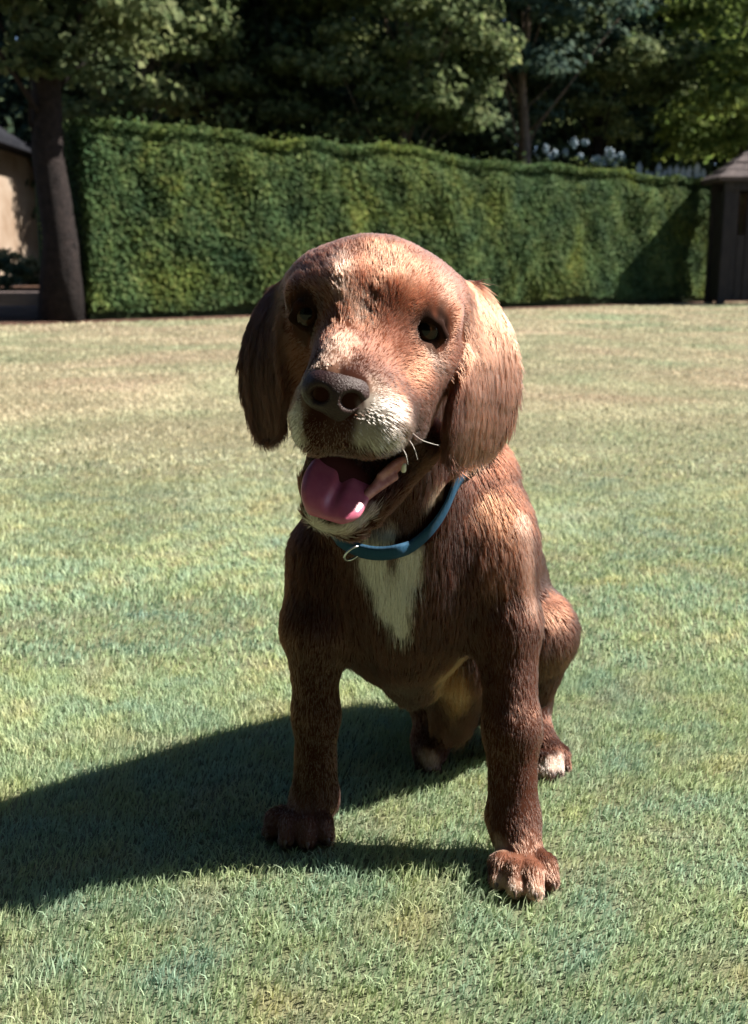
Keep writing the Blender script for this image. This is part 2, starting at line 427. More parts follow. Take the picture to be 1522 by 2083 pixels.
# boards, with an opening beside the corner post
nb = 11; bw = (hx1 - hx0 - .26) / nb
for i in range(nb):
    x = hx0 + .13 + i * bw; g_ = .006
    zt = 1.16 if i in (1, 7, 8) else hh_ - .12
    MB().box((x + g_, hy0 + .035 + .008 * (i % 2), .06), (x + bw - g_, hy0 + .075, zt)).build('board', tm_.m, hut, bevel=.004)
    MB().box((x + g_, hy1 - .075, .06), (x + bw - g_, hy1 - .04, hh_ - .12)).build('board', wd_.m if i < 4 else tm_.m, hut, bevel=.004)
nbs = 7; bs = (hy1 - hy0 - .26) / nbs
for xx in (hx0 + .04, hx1 - .08):
    for i in range(nbs):
        y = hy0 + .13 + i * bs; MB().box((xx, y + .006, .06), (xx + .04, y + bs - .006, hh_ - .12)).build('board', tm_.m, hut, bevel=.004)
MB().box((hx0 - .012, hy0 - .012, hh_ - .13), (hx1 + .012, hy0 + .10, hh_ + .02)).build('beam', tm_.m, hut, bevel=.008)
MB().box((hx0 - .012, hy1 - .10, hh_ - .13), (hx1 + .012, hy1 + .012, hh_ + .02)).build('beam', tm_.m, hut, bevel=.008)
roof = MB()
ov, rh = .14, .52; cxm, cym = (hx0 + hx1) / 2, (hy0 + hy1) / 2
e0 = [(hx0 - ov, hy0 - ov), (hx1 + ov, hy0 - ov), (hx1 + ov, hy1 + ov), (hx0 - ov, hy1 + ov)]
ridge = [(cxm - .35, cym), (cxm + .35, cym)]
rf = MB().add([(*e, hh_ + .021) for e in e0] + [(*e, hh_ + .07) for e in e0] + [(*r_, hh_ + .07 + rh) for r_ in ridge],
              [(3, 2, 1, 0), (0, 1, 5, 4), (1, 2, 6, 5), (2, 3, 7, 6), (3, 0, 4, 7), (4, 5, 9, 8), (5, 6, 9), (6, 7, 8, 9), (7, 4, 8)]).build('roof', rm_.m, hut)
def course(a0, a1, b0, b1, nrow, per_m):
    """overlapping shingles on the roof plane a0-a1 (eave) to b0-b1 (top)"""
    a0, a1, b0, b1 = map(np.array, (a0, a1, b0, b1)); nrm = np.cross(a1 - a0, b0 - a0); nrm = nrm / np.linalg.norm(nrm)
    if nrm[2] < 0: nrm = -nrm
    for r_ in range(nrow):
        u0, u1 = r_ / nrow - .02, min((r_ + 1.25) / nrow, 1)
        l0, l1 = a0 + (b0 - a0) * u0, a1 + (b1 - a1) * u0; m0, m1 = a0 + (b0 - a0) * u1, a1 + (b1 - a1) * u1
        k = max(2, int(np.linalg.norm(l1 - l0) * per_m))
        for j in range(k):
            f0, f1 = (j + .02) / k, (j + .98) / k; jit = random.uniform(-.01, .01)
            q = [l0 + (l1 - l0) * f0, l0 + (l1 - l0) * f1, m0 + (m1 - m0) * f1, m0 + (m1 - m0) * f0]
            lift = [.030 + jit, .030 + jit, .010, .010]
            top = [p + nrm * h for p, h in zip(q, lift)]; bot = [p + nrm * (h - .016) for p, h in zip(q, lift)]
            s_ = MB().add(bot + top, [(0, 3, 2, 1), (4, 5, 6, 7), (0, 1, 5, 4), (1, 2, 6, 5), (2, 3, 7, 6), (3, 0, 4, 7)]).build('shingle', rm_.m)
            s_.parent = rf
            s_.matrix_parent_inverse = Matrix.Identity(4)
            s_.matrix_parent_inverse = Matrix.Translation(-Vector(hut.location)) @ Matrix.Translation(Vector(hut.location))
zE, zR = hh_ + .07, hh_ + .07 + rh
E = [(*e, zE) for e in e0]; RG = [(*r_, zR) for r_ in ridge]
course(E[0], E[1], RG[0], RG[1], 4, 5); course(E[3], E[0], RG[0], RG[0], 4, 5)
course(E[1], E[2], RG[1], RG[1], 4, 5); course(E[2], E[3], RG[1], RG[0], 4, 5)
cap = MB().box((cxm - .42, cym - .07, zR + .012), (cxm + .42, cym + .07, zR + .06)).build('ridge_cap', rm_.m, hut, bevel=.01)

# ------------------------------------------------------------------ left background: pale building, shrub and sleepers
rn = NT('pale render', .9, .1); p_ = rn.pos()
rn.color(rn.ramp(rn.noise(1.3, 5, .65, p_), [(.3, (.17, .12, .085)), (.5, (.235, .185, .145)), (.7, (.27, .235, .20))])); rn.bump(rn.noise(30, 4, .6, p_), .4, .02)
sl = NT('dark roof slate', .95, .05); sl.color(sl.ramp(sl.noise(6, 4, .6, sl.pos()), [(.3, (.008, .009, .013)), (.7, (.020, .021, .026))]))
bx0, bx1, by0, by1 = -12.4, -7.45, 18.6, 29.0
bl = empty('outbuilding', (bx1, by0, 0)); tag(bl, 'pale rendered outbuilding with dark roof beyond the tree trunk at the left edge', 'building')
MB().box((bx0, by0, 0), (bx1, by1, 2.95)).build('wall', rn.m, bl, bevel=.02)
MB().box((bx1 + .003, by0, 0), (bx1 + .035, by1, .40)).build('plinth', sl.m, bl)
xm = (bx0 + bx1) / 2; ya, yb = by0 - .35, by1 + .35
MB().add([(bx0 - .4, ya, 2.93), (bx1 + .4, ya, 2.93), (bx1 + .4, yb, 2.93), (bx0 - .4, yb, 2.93), (bx0 - .4, ya, 3.07), (bx1 + .4, ya, 3.07), (bx1 + .4, yb, 3.07), (bx0 - .4, yb, 3.07), (xm, ya, 5.0), (xm, yb, 5.0)],
         [(3, 2, 1, 0), (1, 2, 6, 5), (3, 0, 4, 7), (5, 6, 9, 8), (7, 4, 8, 9), (0, 1, 5, 8, 4), (2, 3, 7, 9, 6)]).build('roof', sl.m, bl)
MB().box((bx1 + .405, ya, 2.90), (bx1 + .50, yb, 3.0)).build('gutter', sl.m, bl, bevel=.02)
lb = tree('low_shrub', 'low pale-leaved shrub at the foot of the pale building', at(45, 19.0), 1.1, (.62, .75, .5, .36), leaf_mat('pale leaf', [(.05, .06, .03), (.16, .16, .08), (.32, .29, .18)], .2), .025, 26, 90, .06, 51, cl=(.24, .2))
lb['category'] = 'shrub'
lb2 = tree('low_shrub', 'dark round shrub left of the big tree trunk', at(20, 17.0), .8, (.42, .6, .4, .32), LM['deep'], .025, 24, 90, .06, 52, cl=(.22, .2))
lb2['category'] = 'shrub'
slp = NT('grey sleeper wood', .9, .15); p_ = slp.pos()
mp = slp.n('Mapping'); mp.inputs['Scale'].default_value = (1.5, 14, 14); slp.l(p_, mp.inputs[0])
slp.color(slp.ramp(slp.noise(3, 5, .6, mp.outputs[0]), [(.3, (.075, .062, .066)), (.7, (.190, .150, .140))])); slp.bump(slp.noise(8, 4, .6, mp.outputs[0]), .5, .01)
for (Y, z0, z1, lab) in [(13.4, 0, .15, 'weathered timber sleeper edging the lawn left of the tree trunk'), (14.6, 0, .30, 'raised weathered sleeper step behind the edging sleeper')]:
    o = MB().box((-7.2, Y, z0), (-3.98, Y + .22, z1)).build('timber_sleeper', slp.m, bevel=.02); tag(o, lab, 'sleeper')
MB_ = MB().box((-7.2, 14.83, .02), (-3.4, 22.5, .27)); tag(MB_.build('raised_bed', em_.m), kind='structure')
# ------------------------------------------------------------------ the dog
# The body is one implicit surface (blended tapered limbs and ellipsoids), meshed by surface nets.
class Body:
    def __init__(s):
        s.prims = []          # dict(f, lo, hi, k, sub, flow, ln, rad)
    def cone(s, a, b, k=0.02, flow=None, ln=0.008, sub=False, flat=None):
        """tapered limb; a, b = (px, py, Y, radius in px)"""
        pa, ta = unproj(*a[:3]); pb, tb = unproj(*b[:3])
        s.wcone(pa, a[3] * ta / FPX, pb, b[3] * tb / FPX, k, flow, ln, sub)
    def wcone(s, pa, ra, pb, rb, k=0.02, flow=None, ln=0.008, sub=False):
        pa, pb = np.array(pa, float), np.array(pb, float)
        v = pb - pa; L2 = v @ v
        def f(P):
            t = np.clip(((P - pa) @ v) / L2, 0, 1)
            return np.linalg.norm(P - pa - t[..., None] * v, axis=-1) - (ra + (rb - ra) * t)
        m = max(ra, rb)
        s.add(f, np.minimum(pa, pb) - m, np.maximum(pa, pb) + m, k, v if flow is None else flow, ln, sub)
    def ell(s, c, rad, axes=None, k=0.02, flow=(0, 0, -1), ln=0.008, sub=False):
        """c = world centre, rad in metres, axes = rows of unit vectors"""
        c = np.array(c, float); rad = np.array(rad, float)
        A = np.eye(3) if axes is None else np.array(axes, float)
        def f(P):
            q = (P - c) @ A.T
            k0 = np.linalg.norm(q / rad, axis=-1); k1 = np.linalg.norm(q / rad ** 2, axis=-1) + 1e-9
            return k0 * (k0 - 1) / k1
        m = rad.max()
        s.add(f, c - m, c + m, k, flow, ln, sub)
    def strip(s, pts, k=0.01, flow=None, ln=0.02, sub=False):
        """flat flap; pts = [(world point, width axis, half width, half thickness)]"""
        P0 = [np.array(p[0], float) for p in pts]
        def f(P):
            d = None
            for i in range(len(pts) - 1):
                a, b = P0[i], P0[i + 1]; v = b - a
                t = np.clip(((P - a) @ v) / (v @ v), 0, 1)
                wa = np.array(pts[i][1], float); wb = np.array(pts[i + 1][1], float)
                vn = v / np.linalg.norm(v); wa = wa - (wa @ vn) * vn; wb = wb - (wb @ vn) * vn
                w = wa + (wb - wa) * t[..., None]; w /= np.linalg.norm(w, axis=-1)[..., None]
                hw = pts[i][2] + (pts[i + 1][2] - pts[i][2]) * t; th = pts[i][3] + (pts[i + 1][3] - pts[i][3]) * t
                q = P - a - t[..., None] * v
                u = (q * w).sum(-1); r2 = (q * q).sum(-1) - u * u
                e = np.maximum(np.abs(u) - hw, 0)
                di = np.sqrt(np.maximum(r2, 0) + e * e) - th
                d = di if d is None else np.minimum(d, di)
            return d
        m = max(p[2] + p[3] for p in pts)
        s.add(f, np.min(P0, 0) - m, np.max(P0, 0) + m, k, P0[-1] - P0[0] if flow is None else flow, ln, sub)
    def add(s, f, lo, hi, k, flow, ln, sub):
        fl = np.array(flow, float); fl /= np.linalg.norm(fl) + 1e-9
        s.prims.append(dict(f=f, lo=lo, hi=hi, k=k, flow=fl, ln=ln, sub=sub))
    def mesh(s, h):
        pad = 0.03
        lo = np.min([p['lo'] for p in s.prims if not p['sub']], 0) - 0.02
        hi = np.max([p['hi'] for p in s.prims if not p['sub']], 0) + 0.02
        n = np.ceil((hi - lo) / h).astype(int) + 1
        D = np.full(n, pad, np.float32)
        ax = [(lo[i] + h * np.arange(n[i])).astype(np.float32) for i in range(3)]
        for p in s.prims:
            i0 = np.maximum(((p['lo'] - pad - lo) / h).astype(int), 0); i1 = np.minimum(((p['hi'] + pad - lo) / h).astype(int) + 1, n)
            if (i1 <= i0).any(): continue
            sl = tuple(slice(i0[i], i1[i]) for i in range(3))
            g = np.stack(np.meshgrid(*[ax[i][sl[i]] for i in range(3)], indexing='ij'), -1)
            d = p['f'](g).astype(np.float32); k = p['k']; c = D[sl]
            if p['sub']:
                e = np.maximum(k - np.abs(-d - c), 0) / k; D[sl] = np.maximum(c, -d) + e * e * k * 0.25
            else:
                e = np.maximum(k - np.abs(d - c), 0) / k; D[sl] = np.minimum(c, d) - e * e * k * 0.25
        # surface nets
        I = (D < 0)
        cnt = np.zeros(n - 1, np.uint8)
        for a in (0, 1):
            for b in (0, 1):
                for c in (0, 1):
                    cnt += I[a:n[0] - 1 + a, b:n[1] - 1 + b, c:n[2] - 1 + c]
        act = np.argwhere((cnt > 0) & (cnt < 8))
        idx = np.full(n - 1, -1, np.int32); idx[tuple(act.T)] = np.arange(len(act))
        cor = {(a, b, c): D[act[:, 0] + a, act[:, 1] + b, act[:, 2] + c] for a in (0, 1) for b in (0, 1) for c in (0, 1)}
        acc = np.zeros((len(act), 3)); num = np.zeros(len(act))
        for p0 in cor:
            for axn in range(3):
                if p0[axn]: continue
                p1 = list(p0); p1[axn] = 1; p1 = tuple(p1)
                a, b = cor[p0], cor[p1]; m = (a < 0) != (b < 0)
                t = a[m] / (a[m] - b[m])
                q = np.tile(np.array(p0, float), (m.sum(), 1)); q[:, axn] = t
                acc[m] += q; num[m] += 1
        V = lo + h * (act + acc / num[:, None])
        F = []
        for axn in range(3):
            sa = [slice(None)] * 3; sb = [slice(None)] * 3; sa[axn] = slice(0, -1); sb[axn] = slice(1, None)
            A, B = I[tuple(sa)], I[tuple(sb)]
            e = np.argwhere(A != B)
            o1, o2 = [(1, 2), (2, 0), (0, 1)][axn]
            e = e[(e[:, o1] > 0) & (e[:, o2] > 0) & (e[:, o1] < n[o1] - 1) & (e[:, o2] < n[o2] - 1)]
            ins = A[tuple(e.T)]
            def cell(d1, d2):
                q = e.copy(); q[:, o1] += d1; q[:, o2] += d2
                return idx[tuple(q.T)]
            q = np.stack([cell(-1, -1), cell(0, -1), cell(0, 0), cell(-1, 0)], 1)
            q[~ins] = q[~ins][:, ::-1]
            F.append(q)
        F = np.concatenate(F); F = F[(F >= 0).all(1)]
        return V, F
    def weights(s, P):
        pos = [p for p in s.prims if not p['sub']]
        fl = np.zeros((len(P), 3)); ln = np.zeros(len(P)); ws = np.zeros(len(P)) + 1e-12
        for p in pos:
            w = np.exp(-np.clip(p['f'](P), -0.02, 0.2) / 0.005)
            fl += w[:, None] * p['flow']; ln += w * p['ln']; ws += w
        return fl / ws[:, None], ln / ws

dog = empty('dog', (0.05, 1.1, 0))
tag(dog, 'chocolate brown dog with white chest sitting on the lawn, mouth open, tongue showing', 'dog')
B = Body()
X, Z = np.array((1., 0, 0)), np.array((0, 0, 1.))
def unit(v): v = np.array(v, float); return v / np.linalg.norm(v)
# --- torso
B.ell(W(805, 1170, 1.085), (0.096, 0.092, 0.108), k=0.03, flow=(0, -0.2, -1), ln=0.016)
B.wcone((0.04, 1.12, 0.31), 0.096, (0.112, 1.28, 0.135), 0.108, 0.05, flow=(0.2, 0.6, -0.7), ln=0.014)
B.wcone((0.045, 1.12, 0.355), 0.083, (0.112, 1.26, 0.22), 0.085, 0.04, flow=(0.2, 0.6, -0.7), ln=0.014)
B.cone((825, 1300, 1.07, 84), (838, 1378, 1.11, 58), 0.03, flow=(0, .3, -1), ln=0.014)     # brisket
# --- neck
B.cone((785, 720, 0.975, 130), (797, 1010, 1.045, 128), 0.03, flow=(0, -0.1, -1), ln=0.014)
B.cone((797, 1010, 1.045, 128), (830, 1130, 1.10, 205), 0.035, flow=(0, -0.1, -1), ln=0.016)
B.cone((950, 985, 1.09, 88), (985, 1110, 1.07, 88), 0.04, flow=(0.1, 0, -1), ln=0.016)
# --- forelegs
B.cone((655, 1130, 1.05, 66), (640, 1275, 1.03, 60), 0.03, ln=0.012)
B.cone((640, 1275, 1.03, 60), (643, 1450, 1.045, 41), 0.02, ln=0.006)
B.cone((643, 1450, 1.045, 41), (642, 1620, 1.05, 45), 0.02, ln=0.005)
B.cone((990, 1090, 1.065, 82), (1030, 1270, 1.04, 63), 0.03, ln=0.014)
B.cone((1030, 1270, 1.04, 63), (1042, 1480, 1.005, 51), 0.02, ln=0.007)
B.cone((1042, 1480, 1.005, 51), (1044, 1660, 0.985, 49), 0.02, ln=0.005)
# --- paws (body of the paw, then four toes)
CLAWS = []
def paw(wrist, heel_r, knuckle, kr, toes, tr, back):
    B.wcone(wrist, heel_r, knuckle, kr * .86, 0.015, ln=0.007)
    mid = np.mean(toes, 0)
    for i, t in enumerate(toes):
        t = np.array(t); kn = knuckle * 0.35 + (t + np.array((0, back, 0.010))) * 0.65
        jt = kn * .42 + t * .58 + np.array((0, 0, .0055))
        B.wcone(kn, tr * 0.74, jt, tr * .84, 0.004, ln=0.006)
        B.wcone(jt, tr * 0.84, t, tr * .72, 0.004, ln=0.005)
        d = unit((t - kn) * (1, 1, 0)); CLAWS.append((t + d * tr * .45 + Z * .001, t + d * tr * .98 - Z * (t[2] * .35), tr * .20))
paw(W(1044, 1665, 0.985), 0.024, W(1062, 1752, 0.955), 0.026,
    [G(1014, 1790, .012), G(1048, 1805, .0125), G(1086, 1810, .0125), G(1118, 1790, .012)], 0.0135, 0.03)
paw(W(640, 1625, 1.05), 0.022, W(612, 1685, 1.025), 0.024,
    [G(553, 1690, .012), G(585, 1704, .0125), G(625, 1708, .0125), G(662, 1700, .012)], 0.0135, 0.03)
# --- hind legs
B.wcone((0.155, 1.28, 0.12), 0.078, (0.184, 1.200, 0.165), 0.046, 0.012, flow=(0.1, 0.2, -1), ln=0.014)
B.wcone((0.184, 1.200, 0.165), 0.046, (0.182, 1.25, 0.07), 0.032, 0.03, ln=0.012)
B.wcone((0.185, 1.26, 0.06), 0.028, (0.188, 1.21, 0.028), 0.024, 0.02, ln=0.008)
paw(np.array((0.188, 1.22, 0.03)), 0.024, G(1118, 1530, .022), 0.021,
    [G(1100, 1568, .011), G(1117, 1571, .0115), G(1134, 1566, .0115), G(1148, 1556, .011)], 0.0115, 0.03)
B.wcone((0.09, 1.27, 0.13), 0.075, (0.100, 1.145, 0.150), 0.034, 0.025, flow=(0, 0, -1), ln=0.016)
B.wcone((0.100, 1.145, 0.150), 0.034, (0.092, 1.18, 0.075), 0.028, 0.015, flow=(0, -.2, -1), ln=0.024)
B.wcone((0.075, 1.23, 0.05), 0.026, (0.066, 1.19, 0.024), 0.020, 0.02, ln=0.008)
paw(np.array((0.068, 1.20, 0.026)), 0.02, G(876, 1532, .02), 0.016,
    [G(856, 1555, .010), G(870, 1559, .010), G(885, 1558, .010)], 0.0100, 0.02)
# --- tail along the ground behind
B.wcone((0.14, 1.38, 0.05), 0.03, (0.20, 1.50, 0.02), 0.014, 0.03, ln=0.02)
NB_BODY = len(B.prims)
# --- head
T = 0.90
B.ell(W(762, 605, 0.905), (0.0745, 0.082, 0.0465), [unit((1, 0, -.1)), (0, 1, 0), unit((.1, 0, 1))], k=0.02, flow=(0, 1, 0.1), ln=0.007)
B.ell(W(762, 665, 0.895), (0.0615, 0.068, 0.060), k=0.02, flow=(0.1, 1, 0.1), ln=0.007)
B.cone((858, 725, 0.868, 66), (832, 830, 0.872, 48), 0.025, flow=(.6, .6, -.4), ln=0.009)      # cheek, lit side
B.cone((800, 735, 0.850, 62), (782, 815, 0.822, 62), 0.025, flow=(.4, .8, -.3), ln=0.007)
B.cone((632, 700, 0.885, 52), (640, 800, 0.885, 50), 0.025, flow=(-.5, .6, -.5), ln=0.008)     # cheek, shaded side
B.cone((738, 690, 0.845, 90), (690, 792, 0.775, 72), 0.022, flow=unit(W(745, 640, .86) - W(688, 780, .77)), ln=0.006)   # bridge
B.ell(W(762, 850, 0.795), (0.029, 0.034, 0.029), [unit((1, 0, -.25)), (0, 1, 0), unit((.25, 0, 1))], k=0.016, flow=(.5, .6, -.6), ln=0.009)
B.ell(W(645, 848, 0.800), (0.0195, 0.034, 0.028), k=0.014, flow=(-.5, .6, -.6), ln=0.009)
B.cone((690, 860, 0.775, 48), (720, 860, 0.83, 70), 0.016, flow=(0, .6, -.6), ln=0.005)        # upper lip front
B.cone((812, 790, 0.842, 62), (812, 862, 0.845, 50), 0.025, flow=(.6, .6, -.5), ln=0.007)
# brows and lids
B.cone((815, 606, 0.842, 26), (900, 642, 0.863, 24), 0.016, flow=(.5, .8, .3), ln=0.007)
B.cone((682, 590, 0.842, 26), (608, 600, 0.861, 23), 0.016, flow=(-.5, .8, .3), ln=0.007)
B.cone((763, 574, 0.878, 70), (752, 612, 0.866, 72), 0.025, flow=(0, .6, .8), ln=0.006)
B.cone((735, 570, 0.838, 40), (720, 640, 0.835, 36), 0.02, flow=(0, .6, .8), ln=0.005)
# ears: flaps
def ear(rows, wax, th, ln):
    pts = []
    rows, wax = np.array(rows, float), np.array(wax, float)
    t0, t1 = np.arange(len(rows)), np.linspace(0, len(rows) - 1, 4 * (len(rows) - 1) + 1)
    def smooth(a):
        q = np.interp(t1, t0, a); return np.convolve(np.pad(q, 2, mode='edge'), np.ones(5) / 5, 'valid')
    rows = np.stack([smooth(rows[:, c]) for c in range(4)], 1); wax = np.stack([smooth(wax[:, c]) for c in range(3)], 1)
    for (px, py, Y, hw), w in zip(rows, wax):
        p, t = unproj(px, py, Y); w = unit(w)
        pts.append((p, w, max(hw * t / FPX / max(abs(w[0]), .3) - th, 0.002), th))
    B.strip(pts, k=0.012, ln=ln)
ear([(938, 575, .920, 32), (970, 625, .912, 44), (996, 690, .908, 52), (1000, 760, .900, 68), (986, 825, .894, 80), (968, 885, .892, 74), (948, 922, .892, 50), (944, 942, .892, 22)],
    [(.5, .85, 0), (.55, .8, 0), (.6, .75, .05), (.6, .75, .08), (.62, .75, .1), (.65, .7, .1), (.7, .7, .1), (.7, .7, .1)], 0.0044, 0.013)
ear([(588, 575, .92, 22), (562, 620, .905, 36), (540, 690, .898, 46), (535, 755, .895, 52), (541, 815, .893, 48), (547, 862, .892, 36), (550, 884, .892, 14)],
    [(-.5, .85, 0), (-.55, .8, 0), (-.6, .75, 0), (-.62, .75, 0), (-.65, .75, 0), (-.7, .7, 0), (-.7, .7, 0)], 0.0044, 0.013)
# lower jaw
jw = unit((.87, 0.05, -.42))
jp = lambda px, py, Y, hw, th: (W(px, py, Y), jw, hw, th)
B.strip([jp(775, 860, .905, .034, .024), jp(735, 945, .885, .026, .020), jp(697, 1010, .865, .020, .018), jp(684, 1048, .856, .013, .0165)], k=0.016, flow=unit(W(775, 860, .905) - W(690, 1040, .85)), ln=0.008)
# mouth cavity and eye sockets
B.strip([jp(752, 900, .858, .030, .025), jp(690, 985, .818, .022, .025)], k=0.008, sub=True)
B.cone((757, 500, 0.832, 12), (733, 640, 0.799, 9), 0.032, sub=True)                      # furrow of the brow
EYES = [(W(627, 638, 0.8505), 0.0134), (W(866, 670, 0.8480), 0.0140)]
for c, r in EYES:
    B.ell(c + np.array((0, -.005, 0)), (r * .98, r * 1.2, r * 0.72), [unit((1, .25 * np.sign(c[0]), -.12)), unit((-.25 * np.sign(c[0]), 1, 0)), (0, 0, 1)], k=0.004, sub=True)
for (c, r), pts in zip(EYES, [[(-27, 6), (-17, -15), (4, -21), (21, -10), (29, 9)], [(-33, 6), (-18, -14), (6, -19), (24, -6), (35, 14)]]):
    px0 = (627, 638) if c[0] < 0 else (866, 668)
    q = [W(px0[0] + a * 1.12, px0[1] + b * 1.05, c[1] - r * .58 - .0015 * (abs(a) < 18)) for a, b in pts]
    for a, b in zip(q, q[1:]): B.wcone(a, .0034, b, .0034, .004, flow=(0, .5, 1), ln=.003)
    q = [W(px0[0] + a * 1.12, px0[1] + b * 1.08, c[1] - r * .48) for a, b in [(-28, 11), (-8, 25), (12, 26), (30, 16)]]
    for a, b in zip(q, q[1:]): B.wcone(a, .0028, b, .0028, .004, flow=(0, .5, -1), ln=.003)
V, F = B.mesh(0.0022)

# ---- coat colours (the animal's markings, with some sun and shade painted in), laid out on the surface
from mathutils.bvhtree import BVHTree
_tri = np.concatenate([F[:, [0, 1, 2]], F[:, [0, 2, 3]]])
BVH = BVHTree.FromPolygons([tuple(v) for v in V], [tuple(f) for f in F])
CAMP = Vector((0, 0, CAM_H))
def hit(px, py):
    d = Vector(W(px, py, 1.0)) - CAMP
    h = BVH.ray_cast(CAMP, d.normalized())[0]
    return np.array(h if h is not None else W(px, py, 0.95))
_NV = [(unit(RNG.normal(size=3)), RNG.uniform(0, 6.3)) for _ in range(24)]
def wob(P, scale, seed=0):
    r = 0
    for j in range(6):
        v, ph = _NV[(j + seed * 5) % 24]
        r = r + np.sin((P @ v) * scale * (1 + 0.35 * j) + ph + seed)
    return r / 6 * 1.6
BROWN, FACE, EAR_LIT, EAR_SHADED = (.032, .0092, .0048), (.115, .037, .0195), (.108, .042, .0235), (.024, .0082, .0054)  # head and right ear lighter, left ear darker: light put into the colour
WHITE, TAN, DARK, PINK = (.40, .35, .30), (.22, .13, .08), (.012, .008, .007), (.28, .16, .125)
HEADC = W(765, 640, .89)
MARKS = []
def mark(pts, r, col, soft=0.5, amt=1.0):
    """pts = pixel points on the coat joined by a line; r = radius (px)"""
    H = [hit(*p) if len(p) == 2 else W(*p) for p in pts]
    MARKS.append((H, r * H[0][1] / FPX, np.array(col), soft, amt))
mark([(1055, 1300), (1055, 1480), (1050, 1690)], 75, (.062, .0205, .0112), 1.0, .9)  # forelegs and paws; the right ones lighter, sun painted into the colour
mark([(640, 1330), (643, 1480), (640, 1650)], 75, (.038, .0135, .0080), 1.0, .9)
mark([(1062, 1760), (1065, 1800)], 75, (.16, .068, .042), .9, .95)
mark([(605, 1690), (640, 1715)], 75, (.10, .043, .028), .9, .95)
mark([(1000, 1040), (1030, 1160)], 55, (.105, .035, .016), 1.0, .85)  # lit streaks on the right shoulder, painted as warmer coat
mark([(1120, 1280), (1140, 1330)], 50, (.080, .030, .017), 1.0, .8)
mark([(690, 520), (700, 590), (735, 640)], 20, (.36, .20, .14), .8, .7)
mark([(700, 690), (660, 745)], 34, (.30, .155, .105), .8, .7)
mark([(790, 520), (830, 560)], 40, (.235, .10, .058), .9, .6)
mark([(905, 560), (905, 610)], 24, (.20, .10, .07), .8, .5)
for c, r in EYES: MARKS.append(([c + np.array((0, -.008, 0))], r * 1.42, np.array((.014, .007, .005)), .7, .92))
mark([(612, 650), (618, 690)], 22, (.055, .028, .02), .8, .8)
mark([(880, 720), (895, 745)], 26, (.085, .045, .032), .8, .8)  # shade below the right eye, painted on the cheek
mark([(812, 640), (822, 662)], 14, (.045, .018, .011), .9, .6)
mark([(770, 800), (800, 845), (812, 885)], 34, (.21, .135, .10), 1.0, .7)
mark([(625, 790), (606, 840)], 26, (.20, .13, .10), 1.0, .6)
mark([(770, 842), (755, 882), (785, 900)], 35, (.29, .245, .21), 1.0)
mark([(750, 815), (758, 850)], 12, (.29, .245, .21), .8)
mark([(602, 840), (606, 885)], 22, WHITE, .9, .85)
mark([(690, 870), (675, 890)], 30, (.05, .022, .016), .6, .9)
mark([(632, 1058), (660, 1076), (690, 1080), (732, 1062), (756, 1034)], 15, (.52, .44, .38), .7)
mark([(755, 1092), (785, 1080)], 24, (.40, .31, .24), .8, .9)
mark([(878, 1015), (893, 988)], 18, (.34, .25, .18), .8, .8)
mark([(758, 1140), (775, 1190)], 32, (.56, .49, .43), .6)
mark([(835, 1135), (826, 1180)], 30, (.56, .49, .43), .6)
mark([(785, 1185), (803, 1235)], 40, (.56, .49, .43), .4)
mark([(806, 1235), (815, 1285)], 20, (.56, .49, .43), .5)
mark([(798, 1142), (797, 1165)], 9, BROWN, .9, .6)
mark([(930, 1350), (925, 1420)], 40, (.30, .13, .055), .8, .7)  # sunlight on the inner thigh, painted as orange coat
for q in [(1014, 1800), (1048, 1815), (1086, 1820)]: mark([q], 24, (.46, .29, .21), .9, .9)
mark([(1015, 1725)], 24, (.34, .21, .15), .8, .7)
for q in [(1110, 1560), (1140, 1555)]: mark([q], 20, (.5, .36, .30), .8, .9)
mark([(872, 1545)], 26, (.36, .24, .21), .8, .8)
mark([(1060, 1050), (1075, 1150), (1080, 1220)], 22, (.27, .13, .085), .9, .6)  # sun rim along the shoulder edge, painted as a pale streak
EAR_S = [W(990, 700, .89), W(985, 840, .886), W(540, 700, .898), W(541, 815, .893)]
def seg_dist(P, H):
    d = np.full(len(P), 9.0)
    if len(H) == 1: return np.linalg.norm(P - H[0], axis=1)
    for a, b in zip(H, H[1:]):
        v = b - a; t = np.clip(((P - a) @ v) / (v @ v), 0, 1)
        d = np.minimum(d, np.linalg.norm(P - a - t[:, None] * v, axis=1))
    return d
def coat(P):
    C = np.tile(np.array(BROWN), (len(P), 1))
    w = 1 - np.clip((np.linalg.norm((P - HEADC) * (1, .8, 1), axis=1) - .075) / .03, 0, 1)
    C = C + (np.array(FACE) - C) * w[:, None]
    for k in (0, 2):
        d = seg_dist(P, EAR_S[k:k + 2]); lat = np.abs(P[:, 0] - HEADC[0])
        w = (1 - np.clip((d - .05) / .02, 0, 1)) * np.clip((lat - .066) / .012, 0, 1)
        C = C + (np.array(EAR_LIT if k == 0 else EAR_SHADED) - C) * w[:, None]
    for H, r, col, soft, amt in MARKS:
        d = seg_dist(P, H) / r + 0.28 * wob(P, 180, 1) + .16 * wob(P, 450, 2)
        w = np.clip((1 + soft * .5 - d) / soft, 0, 1); w = w * w * (3 - 2 * w) * amt
        C = C + (col - C) * w[:, None]
    return C

